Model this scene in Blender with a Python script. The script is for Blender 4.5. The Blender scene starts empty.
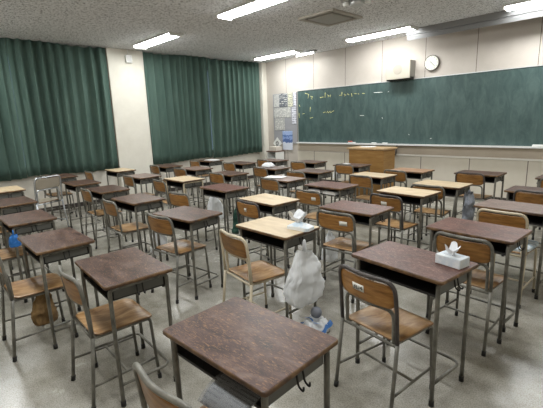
import bpy, math, random
from mathutils import Vector, Matrix, noise
S = bpy.context.scene
COL = S.collection
rnd = random.Random(7)
PI = math.pi

# ------------------------------------------------------------------ camera
F_PX, CAM_Z = 392.69, 1.6487
yaw, pit, rol = math.radians(46.7408), math.radians(11.9725), math.radians(-2.0563)
fw = Vector((-math.sin(yaw)*math.cos(pit), math.cos(yaw)*math.cos(pit), -math.sin(pit)))
rt0 = Vector((math.cos(yaw), math.sin(yaw), 0)); up0 = rt0.cross(fw)
rt = math.cos(rol)*rt0 + math.sin(rol)*up0
up = -math.sin(rol)*rt0 + math.cos(rol)*up0
cam = bpy.data.cameras.new('camera'); cam.sensor_width = 36; cam.lens = F_PX*36/543
cam.clip_start = .05
co = bpy.data.objects.new('camera', cam); COL.objects.link(co); S.camera = co
M = Matrix((rt, up, -fw)).transposed().to_4x4(); M.translation = Vector((0, 0, CAM_Z)); co.matrix_world = M

# ------------------------------------------------------------------ world, exposure
w = bpy.data.worlds.new('sky'); S.world = w; w.use_nodes = True
bg = w.node_tree.nodes['Background']; bg.inputs[0].default_value = (.55, .72, 1, 1); bg.inputs[1].default_value = 0.5
S.view_settings.view_transform = 'Standard'; S.view_settings.look = 'None'
S.view_settings.gamma = 1; S.view_settings.exposure = 0.13; S.view_settings.use_curve_mapping = False
LAMP, BOARD_LAMP = 38.0, 10.0

# ------------------------------------------------------------------ room numbers
XL, YF, H = -8.80, 8.07, 3.27        # left wall face, front wall face, ceiling
XR, YB = .75, -1.3                    # right wall, back wall
CX = -8.68                            # curtain plane

# ------------------------------------------------------------------ materials
def mat(name, col, rough=.6, metal=0, spec=.5):
    m = bpy.data.materials.new(name); m.use_nodes = True
    b = m.node_tree.nodes['Principled BSDF']
    b.inputs['Base Color'].default_value = (*col, 1); b.inputs['Roughness'].default_value = rough
    b.inputs['Metallic'].default_value = metal; b.inputs['Specular IOR Level'].default_value = spec
    return m
def nodes(m):
    t = m.node_tree; return t, t.nodes, t.links, t.nodes['Principled BSDF']
def noise_mat(name, stops, scale=8, detail=6, stretch=(1, 1, 1), rough=.5, vary=0, bump=0, rrange=None, dist=0, spec=.5):
    """colour ramp over noise in object space; vary = value change from one object to the next"""
    m = mat(name, stops[0][1], rough, 0, spec); t, N, L, b = nodes(m)
    tc = N.new('ShaderNodeTexCoord'); mp = N.new('ShaderNodeMapping'); mp.inputs['Scale'].default_value = stretch
    oi = N.new('ShaderNodeObjectInfo'); ad = N.new('ShaderNodeVectorMath'); ad.operation = 'ADD'
    sc = N.new('ShaderNodeMath'); sc.operation = 'MULTIPLY'; sc.inputs[1].default_value = 37
    L.new(oi.outputs['Random'], sc.inputs[0]); L.new(tc.outputs['Object'], ad.inputs[0]); L.new(sc.outputs[0], ad.inputs[1])
    L.new(ad.outputs[0], mp.inputs[0])
    n = N.new('ShaderNodeTexNoise'); n.inputs['Scale'].default_value = scale; n.inputs['Detail'].default_value = detail
    n.inputs['Roughness'].default_value = .62; n.inputs['Distortion'].default_value = dist
    L.new(mp.outputs[0], n.inputs['Vector'])
    r = N.new('ShaderNodeValToRGB'); e = r.color_ramp.elements
    for i, (p, c) in enumerate(stops):
        x = e[i] if i < 2 else e.new(p)
        x.position = p; x.color = (*c, 1)
    L.new(n.outputs[0], r.inputs[0]); out = r.outputs[0]
    if vary:
        hs = N.new('ShaderNodeHueSaturation'); mr = N.new('ShaderNodeMapRange')
        mr.inputs['To Min'].default_value = 1-vary; mr.inputs['To Max'].default_value = 1+vary
        L.new(oi.outputs['Random'], mr.inputs[0]); L.new(mr.outputs[0], hs.inputs['Value']); L.new(out, hs.inputs['Color']); out = hs.outputs[0]
    L.new(out, b.inputs['Base Color'])
    if rrange:
        mr = N.new('ShaderNodeMapRange'); mr.inputs['To Min'].default_value = rrange[0]; mr.inputs['To Max'].default_value = rrange[1]
        L.new(n.outputs[0], mr.inputs[0]); L.new(mr.outputs[0], b.inputs['Roughness'])
    if bump:
        bp = N.new('ShaderNodeBump'); bp.inputs['Strength'].default_value = bump; bp.inputs['Distance'].default_value = .002
        L.new(n.outputs[0], bp.inputs['Height']); L.new(bp.outputs[0], b.inputs['Normal'])
    return m
def emit(name, col, s):
    m = mat(name, col); b = nodes(m)[3]
    b.inputs['Emission Color'].default_value = (*col, 1); b.inputs['Emission Strength'].default_value = s
    return m

def top_mat(name, stops, scr, sc=.35):
    m = noise_mat(name, stops, 7, 9, (1, 2.0, 1), .42, .14, .05, (.32, .5), .6); t, N, L, b = nodes(m)
    src = b.inputs['Base Color'].links[0].from_socket
    tc = N.new('ShaderNodeTexCoord'); mp = N.new('ShaderNodeMapping'); mp.inputs['Scale'].default_value = (26, 120, 1); mp.inputs['Rotation'].default_value = (0, 0, .3)
    n = N.new('ShaderNodeTexNoise'); n.inputs['Scale'].default_value = 1.6; n.inputs['Detail'].default_value = 7; n.inputs['Roughness'].default_value = .75; n.inputs['Distortion'].default_value = .6
    L.new(tc.outputs['Object'], mp.inputs[0]); L.new(mp.outputs[0], n.inputs['Vector'])
    r = N.new('ShaderNodeValToRGB'); e = r.color_ramp.elements; e[0].position = .53; e[0].color = (0, 0, 0, 1); e[1].position = .64; e[1].color = (sc, sc, sc, 1)
    L.new(n.outputs[0], r.inputs[0])
    mx = N.new('ShaderNodeMixRGB'); mx.inputs[2].default_value = (*scr, 1); L.new(r.outputs[0], mx.inputs[0]); L.new(src, mx.inputs[1]); L.new(mx.outputs[0], b.inputs['Base Color'])
    return m
M_top = top_mat('worn brown desk laminate', [(.32, (.020, .010, .009)), (.46, (.052, .025, .020)), (.57, (.085, .046, .037)), (.72, (.165, .115, .098))], (.36, .19, .085), .85)
M_top_red = top_mat('reddish brown desk laminate', [(.30, (.040, .013, .010)), (.46, (.092, .032, .023)), (.60, (.135, .056, .042)), (.75, (.22, .125, .10))], (.42, .26, .20), .8)
M_top_pale = top_mat('pale worn brown laminate', [(.3, (.09, .055, .045)), (.5, (.17, .11, .09)), (.75, (.28, .21, .17))], (.45, .34, .27), .7)
M_cream = noise_mat('cream desk laminate', [(.3, (.50, .38, .23)), (.55, (.60, .47, .30)), (.8, (.68, .56, .39))], 5, 6, (1, 3, 1), .45, .05, 0, None)
M_edge = noise_mat('worn desk edge', [(.35, (.05, .025, .016)), (.55, (.14, .075, .03)), (.75, (.26, .15, .07))], 14, 5, (1, 1, 1), .5)
M_tray = mat('dark grey steel tray', (.022, .021, .020), .6)
M_side = mat('grey green painted steel', (.12, .12, .108), .45, .2)
M_tube = noise_mat('grey painted tube', [(.35, (.095, .09, .075)), (.55, (.165, .157, .132)), (.75, (.26, .25, .215))], 12, 4, (1, 1, 1), .38, .12)
M_tube_dark = noise_mat('dark painted tube', [(.35, (.035, .028, .026)), (.7, (.085, .07, .064))], 12, 4, (1, 1, 1), .38, .1)
M_tube_cream = noise_mat('cream painted tube', [(.3, (.45, .38, .27)), (.7, (.62, .54, .40))], 12, 4, (1, 1, 1), .4)
M_tube_silver = mat('bare silver tube', (.55, .57, .60), .28, .9)
M_foot = mat('black rubber', (.015, .014, .013), .7)
M_ply = noise_mat('varnished chair back plywood', [(.3, (.15, .060, .013)), (.5, (.265, .122, .030)), (.75, (.38, .195, .060))], 6, 6, (1.2, 1, 9), .36, .2, 0, None, .4)
M_seat = noise_mat('worn plywood seat', [(.3, (.17, .075, .022)), (.47, (.30, .160, .058)), (.62, (.43, .265, .125)), (.8, (.55, .40, .24))], 5, 7, (3.5, 1, 1), .34, .16, .04, None, .8)
M_plyedge = mat('plywood edge', (.20, .115, .055), .55)
M_beige = mat('beige chair back', (.31, .27, .21), .5)
M_white = mat('white enamel', (.78, .78, .75), .45)
M_label = mat('white sticker paper', (.75, .73, .66), .6)
M_ink = mat('black ink', (.02, .02, .022), .6)
M_paper = mat('white paper', (.78, .78, .76), .7)
M_alu = mat('brushed aluminium', (.62, .63, .63), .35, .75)
M_lamp = emit('lit fluorescent diffuser', (.965, .99, .985), LAMP)
M_blamp = emit('lit board lamp tube', (.965, .99, .985), BOARD_LAMP)

# ceiling: speckled rock wool board
M_ceil = mat('speckled ceiling board', (.4, .39, .37), .95, 0, .1)
t, N, L, b = nodes(M_ceil)
tc = N.new('ShaderNodeTexCoord')
n1 = N.new('ShaderNodeTexNoise'); n1.inputs['Scale'].default_value = 42; n1.inputs['Detail'].default_value = 3; n1.inputs['Roughness'].default_value = .7
L.new(tc.outputs['Object'], n1.inputs['Vector'])
r1 = N.new('ShaderNodeValToRGB'); e = r1.color_ramp.elements
e[0].position = .36; e[0].color = (.14, .14, .15, 1); e[1].position = .49; e[1].color = (.80, .805, .82, 1)
L.new(n1.outputs[0], r1.inputs[0]); L.new(r1.outputs[0], b.inputs['Base Color'])

# floor: worn vinyl with speckle, scuffs and patches
M_floor = mat('worn speckled vinyl floor', (.4, .38, .34), .3); t, N, L, b = nodes(M_floor)
tc = N.new('ShaderNodeTexCoord')
na = N.new('ShaderNodeTexNoise'); na.inputs['Scale'].default_value = 1.6; na.inputs['Detail'].default_value = 8; na.inputs['Roughness'].default_value = .65
nb = N.new('ShaderNodeTexNoise'); nb.inputs['Scale'].default_value = 120; nb.inputs['Detail'].default_value = 3
for x in (na, nb): L.new(tc.outputs['Object'], x.inputs['Vector'])
ra = N.new('ShaderNodeValToRGB'); e = ra.color_ramp.elements
e[0].position = .36; e[0].color = (.205, .19, .152, 1); e[1].position = .64; e[1].color = (.47, .45, .40, 1)
rb = N.new('ShaderNodeValToRGB'); e = rb.color_ramp.elements
e[0].position = .36; e[0].color = (.68, .67, .64, 1); e[1].position = .56; e[1].color = (1, 1, 1, 1)
mx = N.new('ShaderNodeMixRGB'); mx.blend_type = 'MULTIPLY'; mx.inputs[0].default_value = 1
L.new(na.outputs[0], ra.inputs[0]); L.new(nb.outputs[0], rb.inputs[0]); L.new(ra.outputs[0], mx.inputs[1]); L.new(rb.outputs[0], mx.inputs[2])
L.new(mx.outputs[0], b.inputs['Base Color'])
mr = N.new('ShaderNodeMapRange'); mr.inputs['To Min'].default_value = .14; mr.inputs['To Max'].default_value = .36
L.new(na.outputs[0], mr.inputs[0]); L.new(mr.outputs[0], b.inputs['Roughness'])
bp = N.new('ShaderNodeBump'); bp.inputs['Strength'].default_value = .06; bp.inputs['Distance'].default_value = .002
L.new(nb.outputs[0], bp.inputs['Height']); L.new(bp.outputs[0], b.inputs['Normal'])

M_wall = noise_mat('cream plaster wall', [(.3, (.60, .56, .49)), (.7, (.67, .63, .56))], 3, 5, (1, 1, 1), .8)
M_pillar = noise_mat('pale cream pillar paint', [(.3, (.66, .63, .55)), (.7, (.73, .70, .62))], 4, 5, (1, 1, 1), .75)
M_dado = noise_mat('beige dado panel', [(.3, (.50, .43, .33)), (.7, (.58, .51, .40))], 3, 4, (1, 1, 1), .6)
def grooves(m, pitch, x0, width=.011):
    t, N, L, b = nodes(m); src = b.inputs['Base Color'].links[0].from_socket
    tc = N.new('ShaderNodeTexCoord'); sp = N.new('ShaderNodeSeparateXYZ'); L.new(tc.outputs['Object'], sp.inputs[0])
    a = N.new('ShaderNodeMath'); a.operation = 'SUBTRACT'; a.inputs[1].default_value = x0; L.new(sp.outputs[0], a.inputs[0])
    f = N.new('ShaderNodeMath'); f.operation = 'FLOORED_MODULO'; f.inputs[1].default_value = pitch; L.new(a.outputs[0], f.inputs[0])
    c = N.new('ShaderNodeMath'); c.operation = 'LESS_THAN'; c.inputs[1].default_value = width; L.new(f.outputs[0], c.inputs[0])
    mx = N.new('ShaderNodeMixRGB'); mx.inputs[2].default_value = (.13, .10, .08, 1)
    L.new(c.outputs[0], mx.inputs[0]); L.new(src, mx.inputs[1]); L.new(mx.outputs[0], b.inputs['Base Color'])
M_front = noise_mat('cream front wall panels', [(.3, (.48, .435, .385)), (.7, (.54, .49, .44))], 2.5, 5, (1, 1, 1), .7)
grooves(M_front, .985, -6.84)

# curtain cloth
M_curt = noise_mat('green curtain cloth', [(.3, (.082, .136, .112)), (.7, (.115, .176, .148))], 5, 4, (1, 1, .3), .85, 0, 0, None, 0, .15)
t, N, L, b = nodes(M_curt)
tr = N.new('ShaderNodeBsdfTranslucent'); tr.inputs[0].default_value = (.10, .2, .16, 1)
ms = N.new('ShaderNodeMixShader'); ms.inputs[0].default_value = .12
L.new(b.outputs[0], ms.inputs[1]); L.new(tr.outputs[0], ms.inputs[2]); L.new(ms.outputs[0], N['Material Output'].inputs[0])

# chalkboard surface: green with wiped chalk dust
M_board = mat('green chalkboard', (.05, .1, .09), .55); t, N, L, b = nodes(M_board)
tc = N.new('ShaderNodeTexCoord'); mp = N.new('ShaderNodeMapping'); mp.inputs['Scale'].default_value = (2.2, 1, .8); mp.inputs['Rotation'].default_value = (0, .5, 0)
n1 = N.new('ShaderNodeTexNoise'); n1.inputs['Scale'].default_value = 3.2; n1.inputs['Detail'].default_value = 9; n1.inputs['Roughness'].default_value = .68; n1.inputs['Distortion'].default_value = .7
L.new(tc.outputs['Object'], mp.inputs[0]); L.new(mp.outputs[0], n1.inputs['Vector'])
r1 = N.new('ShaderNodeValToRGB'); e = r1.color_ramp.elements
e[0].position = .35; e[0].color = (.034, .068, .064, 1); e[1].position = .78; e[1].color = (.088, .138, .130, 1)
L.new(n1.outputs[0], r1.inputs[0]); L.new(r1.outputs[0], b.inputs['Base Color'])
M_chalk_y = mat('yellow chalk', (.72, .70, .30), .9)
M_chalk_w = mat('white chalk', (.75, .77, .73), .9)

# thin plastic bag film
def film(name, col, mix):
    m = mat(name, col, .3); t, N, L, b = nodes(m)
    tr = N.new('ShaderNodeBsdfTransparent'); tl = N.new('ShaderNodeBsdfTranslucent'); tl.inputs[0].default_value = (*col, 1)
    m1 = N.new('ShaderNodeMixShader'); m1.inputs[0].default_value = .28
    m2 = N.new('ShaderNodeMixShader'); m2.inputs[0].default_value = mix
    L.new(b.outputs[0], m1.inputs[1]); L.new(tl.outputs[0], m1.inputs[2]); L.new(m1.outputs[0], m2.inputs[1]); L.new(tr.outputs[0], m2.inputs[2])
    L.new(m2.outputs[0], N['Material Output'].inputs[0]); return m
M_film = film('milky plastic film', (.90, .91, .92), .04)
M_filmblue = film('pale blue plastic film', (.66, .74, .80), .1)

def stripes(name, paper, ink, pitch, axis=2, gap=.45, breakup=30, thr=.45):
    """printed page: lines of text as bands broken up by noise"""
    m = mat(name, paper, .7); t, N, L, b = nodes(m)
    tc = N.new('ShaderNodeTexCoord'); sp = N.new('ShaderNodeSeparateXYZ'); L.new(tc.outputs['Object'], sp.inputs[0])
    f = N.new('ShaderNodeMath'); f.operation = 'FLOORED_MODULO'; f.inputs[1].default_value = pitch; L.new(sp.outputs[axis], f.inputs[0])
    c = N.new('ShaderNodeMath'); c.operation = 'LESS_THAN'; c.inputs[1].default_value = pitch*gap; L.new(f.outputs[0], c.inputs[0])
    n = N.new('ShaderNodeTexNoise'); n.inputs['Scale'].default_value = breakup; L.new(tc.outputs['Object'], n.inputs['Vector'])
    g = N.new('ShaderNodeMath'); g.operation = 'GREATER_THAN'; g.inputs[1].default_value = thr; L.new(n.outputs[0], g.inputs[0])
    k = N.new('ShaderNodeMath'); k.operation = 'MULTIPLY'; L.new(c.outputs[0], k.inputs[0]); L.new(g.outputs[0], k.inputs[1])
    mx = N.new('ShaderNodeMixRGB'); mx.inputs[1].default_value = (*paper, 1); mx.inputs[2].default_value = (*ink, 1)
    L.new(k.outputs[0], mx.inputs[0]); L.new(mx.outputs[0], b.inputs['Base Color']); return m

# ------------------------------------------------------------------ mesh helpers
class MB:
    def __init__(s): s.v = []; s.f = []; s.m = []; s.sm = []
    def face(s, idx, mi=0, smooth=False): s.f.append(tuple(idx)); s.m.append(mi); s.sm.append(smooth)
    def box(s, x0, x1, y0, y1, z0, z1, mi=0, c=0):
        if x1-x0 > 2.2*c and c > 0 and y1-y0 > 2.2*c and z1-z0 > 2.2*c:   # chamfered
            lo, hi = (x0, y0, z0), (x1, y1, z1); n = len(s.v); idx = {}
            for sx in (0, 1):
                for sy in (0, 1):
                    for sz in (0, 1):
                        sg = (sx, sy, sz)
                        for a in range(3):
                            p = [(lo[k]+(0 if k == a else c)) if sg[k] == 0 else (hi[k]-(0 if k == a else c)) for k in range(3)]
                            idx[(sx, sy, sz, a)] = len(s.v); s.v.append(tuple(p))
            for a in range(3):
                b_, c_ = (a+1) % 3, (a+2) % 3
                for d in (0, 1):
                    q = []
                    for u, v_ in ((0, 0), (1, 0), (1, 1), (0, 1)):
                        k = [0, 0, 0]; k[a] = d; k[b_] = u; k[c_] = v_; q.append(idx[(*k, a)])
                    s.face(q if d else q[::-1], mi)
                for u in (0, 1):                                           # edges parallel to a
                    for v_ in (0, 1):
                        k0 = [0, 0, 0]; k0[b_] = u; k0[c_] = v_; k1 = list(k0); k1[a] = 1
                        q = [idx[(*k0, b_)], idx[(*k1, b_)], idx[(*k1, c_)], idx[(*k0, c_)]]
                        s.face(q if (u == v_) == False else q[::-1], mi)
            for sx in (0, 1):
                for sy in (0, 1):
                    for sz in (0, 1):
                        q = [idx[(sx, sy, sz, a)] for a in range(3)]
                        s.face(q if (sx+sy+sz) % 2 else q[::-1], mi)
            return s
        n = len(s.v)
        s.v += [(x, y, z) for z in (z0, z1) for y in (y0, y1) for x in (x0, x1)]
        for q in ((0, 2, 3, 1), (4, 5, 7, 6), (0, 1, 5, 4), (1, 3, 7, 5), (3, 2, 6, 7), (2, 0, 4, 6)): s.face([n+i for i in q], mi)
        return s
    def tube(s, pts, r, seg=8, mi=0, caps=True, r1=None):
        pts = [Vector(p) for p in pts]; k = len(pts)
        T = [(pts[min(i+1, k-1)]-pts[max(i-1, 0)]).normalized() for i in range(k)]
        a = Vector((0, 0, 1)) if abs(T[0].z) < .9 else Vector((0, 1, 0))
        nrm = (a - T[0]*a.dot(T[0])).normalized(); n = len(s.v)
        for i in range(k):
            if i: nrm = (nrm - T[i]*nrm.dot(T[i])).normalized()
            bi = T[i].cross(nrm); rr = r if r1 is None else r+(r1-r)*i/(k-1)
            for j in range(seg):
                an = 2*PI*j/seg; s.v.append(tuple(pts[i]+rr*(math.cos(an)*nrm+math.sin(an)*bi)))
        for i in range(k-1):
            for j in range(seg):
                j2 = (j+1) % seg; s.face([n+i*seg+j, n+i*seg+j2, n+(i+1)*seg+j2, n+(i+1)*seg+j], mi, True)
        if caps:
            s.face([n+j for j in range(seg)][::-1], mi); s.face([n+(k-1)*seg+j for j in range(seg)], mi)
        return s
    def plate(s, outline, rings, ztop, zbot, conv=lambda x, y, z: (x, y, z), mtop=0, medge=1, bev=.0):
        """solid slab over an outline (ccw); ztop/zbot functions of (x, y)"""
        k = len(outline); n = len(s.v)
        cx = sum(p[0] for p in outline)/k; cy = sum(p[1] for p in outline)/k
        for side, fz in ((0, ztop), (1, zbot)):
            base = len(s.v)
            for ri, q in enumerate(rings):
                for (x, y) in outline:
                    X, Y = cx+(x-cx)*q, cy+(y-cy)*q
                    if ri == 0 and bev:
                        d = math.hypot(x-cx, y-cy); X -= (x-cx)/d*bev; Y -= (y-cy)/d*bev
                    s.v.append(conv(X, Y, fz(X, Y)))
            s.v.append(conv(cx, cy, fz(cx, cy)))
            for ri in range(len(rings)-1):
                for j in range(k):
                    j2 = (j+1) % k; q = [base+ri*k+j, base+ri*k+j2, base+(ri+1)*k+j2, base+(ri+1)*k+j]
                    s.face(q if side == 0 else q[::-1], mtop if side == 0 else medge, True)
            c = base+len(rings)*k; o = base+(len(rings)-1)*k
            for j in range(k):
                q = [o+j, o+(j+1) % k, c]; s.face(q if side == 0 else q[::-1], mtop if side == 0 else medge, True)
            if side == 0: b0 = base
            else: b1 = base
        if bev:
            e0 = len(s.v)
            for (x, y) in outline: s.v.append(conv(x, y, ztop(x, y)-bev))
            for (x, y) in outline: s.v.append(conv(x, y, zbot(x, y)+bev))
            for j in range(k):
                j2 = (j+1) % k
                s.face([e0+j, e0+j2, b0+j2, b0+j], medge, True)
                s.face([e0+k+j, e0+k+j2, e0+j2, e0+j], medge, True)
                s.face([b1+j, b1+j2, e0+k+j2, e0+k+j], medge, True)
        else:
            for j in range(k):
                j2 = (j+1) % k; s.face([b1+j, b1+j2, b0+j2, b0+j], medge)
        return s
    def grid(s, nu, nv, fn, mi=0, smooth=True):
        n = len(s.v)
        for i in range(nu+1):
            for j in range(nv+1): s.v.append(tuple(fn(i/nu, j/nv)))
        for i in range(nu):
            for j in range(nv):
                a = n+i*(nv+1)+j; s.face([a, a+nv+1, a+nv+2, a+1], mi, smooth)
        return s
    def disc(s, c, r, h, axis='y', seg=24, mi=0):
        pts = []
        c = Vector(c); d = Vector((0, -1, 0)) if axis == 'y' else Vector((0, 0, -1))
        return s.tube([c, c+d*h], r, seg, mi)
    def mesh(s, name, mats):
        me = bpy.data.meshes.new(name); me.from_pydata(s.v, [], s.f)
        for m_ in mats: me.materials.append(m_)
        me.polygons.foreach_set('material_index', s.m); me.polygons.foreach_set('use_smooth', s.sm); me.update(); return me
    def build(s, name, mats, parent=None, loc=(0, 0, 0), rz=0):
        if not isinstance(mats, (list, tuple)): mats = [mats]
        o = bpy.data.objects.new(name, s.mesh(name, mats)); COL.objects.link(o)
        o.location = loc; o.rotation_euler = (0, 0, rz); o.parent = parent; return o
def fillet(pts, r, n=4):
    pts = [Vector(p) for p in pts]; out = [pts[0]]
    for a, b_, c in zip(pts, pts[1:], pts[2:]):
        u, v_ = (a-b_), (c-b_); lu, lv = u.length, v_.length; u.normalize(); v_.normalize()
        d = min(r, lu*.48, lv*.48); p, q = b_+u*d, b_+v_*d
        for i in range(n+1):
            t_ = i/n; out.append((1-t_)**2*p+2*t_*(1-t_)*b_+t_*t_*q)
    out.append(pts[-1]); return out
def rrect(w_, d, r, n=5, cx=0, cy=0):
    out = []
    for sx, sy, a0 in ((1, 1, 0), (-1, 1, 90), (-1, -1, 180), (1, -1, 270)):
        for i in range(n+1):
            a = math.radians(a0+90*i/n); out.append((cx+sx*(w_/2-r)+r*math.cos(a), cy+sy*(d/2-r)+r*math.sin(a)))
    return out
def densify(o, step=.05):
    out = []
    for a, b_ in zip(o, o[1:]+o[:1]):
        d = math.hypot(b_[0]-a[0], b_[1]-a[1]); k = max(1, int(d/step))
        out += [(a[0]+(b_[0]-a[0])*i/k, a[1]+(b_[1]-a[1])*i/k) for i in range(k)]
    return out
def tag(o, label, cat, group=None, kind=None):
    if label: o['label'] = label
    if cat: o['category'] = cat
    if group: o['group'] = group
    if kind: o['kind'] = kind
    return o
def empty(name, loc, rz=0):
    o = bpy.data.objects.new(name, None); COL.objects.link(o); o.location = loc; o.rotation_euler = (0, 0, rz); o.empty_display_size = .1; return o
def struct(o): o['kind'] = 'structure'; return o
KIDS = {}
def kids(o): return KIDS.get(o.name, [])
def copy_tree(o, parent=None):
    c = o.copy(); COL.objects.link(c); c.parent = parent
    KIDS[c.name] = [copy_tree(k, c) for k in kids(o)]
    return c
def index_tree(o):
    KIDS[o.name] = [c for c in COL.objects if c.parent == o]
    for c in KIDS[o.name]: index_tree(c)
def paint(o, swap):
    """give the copied object its own materials: {part name: {slot: material}}"""
    base = o.name.split('.')[0]
    for k, m_ in swap.get(base, {}).items():
        o.material_slots[k].link = 'OBJECT'; o.material_slots[k].material = m_
    for c in kids(o): paint(c, swap)

# ------------------------------------------------------------------ setting
struct(MB().box(XL-.3, XR+.1, YB-.1, YF+.1, -.1, 0).build('floor', M_floor))
struct(MB().box(XL-.3, XR+.1, YB-.1, YF+.1, H, H+.1).build('ceiling', M_ceil))
struct(MB().box(XL-.3, XR+.1, YF, YF+.12, 0, H).build('wall_front', M_front))
struct(MB().box(XL-.3, XR+.1, YB-.12, YB, 0, H).build('wall_back', M_wall))
struct(MB().box(XR, XR+.12, YB, YF, 0, H).build('wall_right', M_wall))
W1, W2, SILL, HEAD = (-.15, 3.40), (4.50, 7.70), .885, 3.03
wl = MB().box(XL-.2, XL, YB, YF, 0, SILL).box(XL-.2, XL, YB, YF, HEAD, H)
for a, b_ in ((YB, W1[0]), (W1[1], W2[0]), (W2[1], YF)): wl.box(XL-.2, XL, a, b_, SILL, HEAD)
struct(wl.build('wall_left', M_wall))
struct(MB().box(XL-.05, CX+.03, 3.555, 4.36, 0, H, c=.01).build('pillar', M_pillar))
struct(MB().box(XL-.05, XL+.20, 7.90, YF+.02, 0, H, c=.01).build('pillar', M_pillar))
M_glass = mat('window glass', (.8, .85, .85), .03); nodes(M_glass)[3].inputs['Transmission Weight'].default_value = 1
M_frame = mat('aluminium window frame', (.42, .43, .43), .4, .6)
for i, (a, b_) in enumerate((W1, W2)):
    f = MB(); X0, X1 = XL-.14, XL-.06
    f.box(X0, X1, a, b_, SILL, SILL+.05); f.box(X0, X1, a, b_, HEAD-.05, HEAD)
    ys = [a, (a*3+b_)/4, (a+b_)/2, (a+3*b_)/4, b_]
    for y in ys: f.box(X0, X1, max(a, y-.03), min(b_, y+.03), SILL+.05, HEAD-.05)
    wf = struct(f.build('window_%d' % (i+1), M_frame))
    for y0, y1 in zip(ys, ys[1:]): MB().box(XL-.104, XL-.096, max(a, y0)+.03, y1-.03, SILL+.05, HEAD-.05).build('pane', M_glass, wf)
    struct(MB().box(XL-.05, XL+.012, a-.05, b_+.05, SILL-.04, SILL).build('trim_%d' % (i+1), M_wall))
M_base = mat('dark brown baseboard', (.05, .04, .035), .5)
struct(MB().box(XL, XL+.015, YB, 3.555, 0, .09).build('baseboard_left', M_base))
struct(MB().box(XL, XL+.015, 4.36, 7.9, 0, .09).build('baseboard_left', M_base))
struct(MB().box(XL+.2, XR, YF-.015, YF, 0, .09).build('baseboard_front', M_base))
# front wall below the board: dado band, cap rail
M_band = noise_mat('tan dado band', [(.3, (.44, .37, .29)), (.7, (.51, .44, .355))], 2, 4, (1, 1, 1), .6)
struct(MB().box(-7.43, XR, YF-.012, YF, .83, 1.01).build('trim_3', M_band))
struct(MB().box(-4.75, XR, YF-.04, YF, .795, .83, c=.006).build('trim_4', mat('pale cap rail', (.78, .75, .69), .5)))
lower = noise_mat('cream lower panels', [(.3, (.60, .55, .46)), (.7, (.68, .63, .54))], 2, 4, (1, 1, 1), .6)
grooves(lower, .985, -6.84, .014)
struct(MB().box(-7.43, XR, YF-.012, YF, .09, .80).build('trim_5', lower))

# ------------------------------------------------------------------ curtains
def curtain(y0, y1, seed, label):
    ph = [rnd.uniform(0, 6.28) for _ in range(6)]; n = int((y1-y0)/.018); nz = 12
    k0 = 2*PI/.175
    def fn(u, v_):
        y = y0+(y1-y0)*u; z = .74+.02*math.sin(3*y+seed)+(H-.008-.74)*v_
        a = y*k0 + 1.3*math.sin(y*2.9+ph[0]) + .8*math.sin(y*6.1+ph[1]) + .35*math.sin(1.7*z+ph[2]+y*4)*(1-v_)
        s_ = math.sin(a); amp = (.062+.022*math.sin(y*5.3+ph[3]))*(1-.30*v_)
        x = amp*(math.copysign(abs(s_)**.8, s_)) + .016*math.sin(2*a+ph[4]) + .018*(1-v_)*math.sin(y*3.3+ph[5])
        x *= min(1, .15+9*u, .15+9*(1-u)); y += .03*math.cos(a)*(1-.3*v_)*min(1, 6*u, 6*(1-u))
        return (CX+x, y, z)
    o = MB().grid(n, nz, fn).build('curtain', M_curt)
    md = o.modifiers.new('cloth thickness', 'SOLIDIFY'); md.thickness = .004; md.offset = 0
    if abs(y1-3.54) < .01: MB().tube([fn(1, k/8)[0:1]+(fn(1, k/8)[1]+.012, fn(1, k/8)[2]) for k in range(9)], .009, 6).build('edge_hem', mat('brown hem', (.16, .10, .07), .9), o)
    return tag(o, label, 'curtain', 'green curtains along the window wall')
curtain(-.02, 1.756, 1, 'green pleated curtain at the left edge of the view, furthest from the chalkboard')
curtain(1.759, 3.54, 2, 'green pleated curtain hanging directly left of the cream pillar')
curtain(4.375, 6.096, 3, 'green pleated curtain hanging directly right of the cream pillar')
curtain(6.099, 7.86, 4, 'green pleated curtain in the front corner, nearest the pinned noticeboard')
sp = MB().box(CX+.03, CX+.10, 3.93, 4.07, 2.985, 3.145, c=.008).build('wall_speaker', M_white)
tag(sp, 'small white box fixed high on the cream pillar between the curtains', 'speaker')
MB().tube([(CX+.06, 4.0, 3.145), (CX+.06, 4.0, H)], .007, 6).build('conduit', M_white, sp)
MB().box(CX+.10, CX+.104, 3.95, 4.05, 3.01, 3.12).build('grille', mat('pale grey grille', (.6, .6, .58), .6), sp)

# ------------------------------------------------------------------ ceiling lamps
M_house = mat('white lamp housing', (.62, .61, .58), .5)
def lamp(x, y, label):
    t_ = empty('ceiling_lamp', (x, y, H)); tag(t_, label, 'ceiling lamp', 'fluorescent ceiling lamps')
    h = MB(); h.box(-.74, .74, -.16, .16, -.022, 0)
    h.build('housing', M_house, t_)
    for s_ in (-1, 1): MB().box(s_*.725-.015, s_*.725+.015, -.138, .138, -.056, -.022, c=.003).build('end_cap', M_white, t_)
    d = MB(); d.grid(1, 8, lambda u, v_: (-.71+1.42*u, -.137+.274*v_, -.023-.030*max(0, math.sin(PI*v_))**.5))
    d.grid(1, 1, lambda u, v_: (-.71+1.42*u, .137-.274*v_, -.0229)); d.build('diffuser', M_lamp, t_)
    return t_
for y, nm in ((7.35, 'row nearest the chalkboard'), (4.05, 'middle row across the ceiling'), (.75, 'unseen rear row added above the camera')):  # rear row is out of view, added as a light source
    for x, c in ((-7.40, 'lit lamp nearest the curtains'), (-4.50, 'lit lamp in the centre'), (-1.52, 'lit lamp nearest the right wall')):
        if y == .75 and x < -7: pass
        lamp(x, y, 'white %s, %s' % (c, nm))
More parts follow.
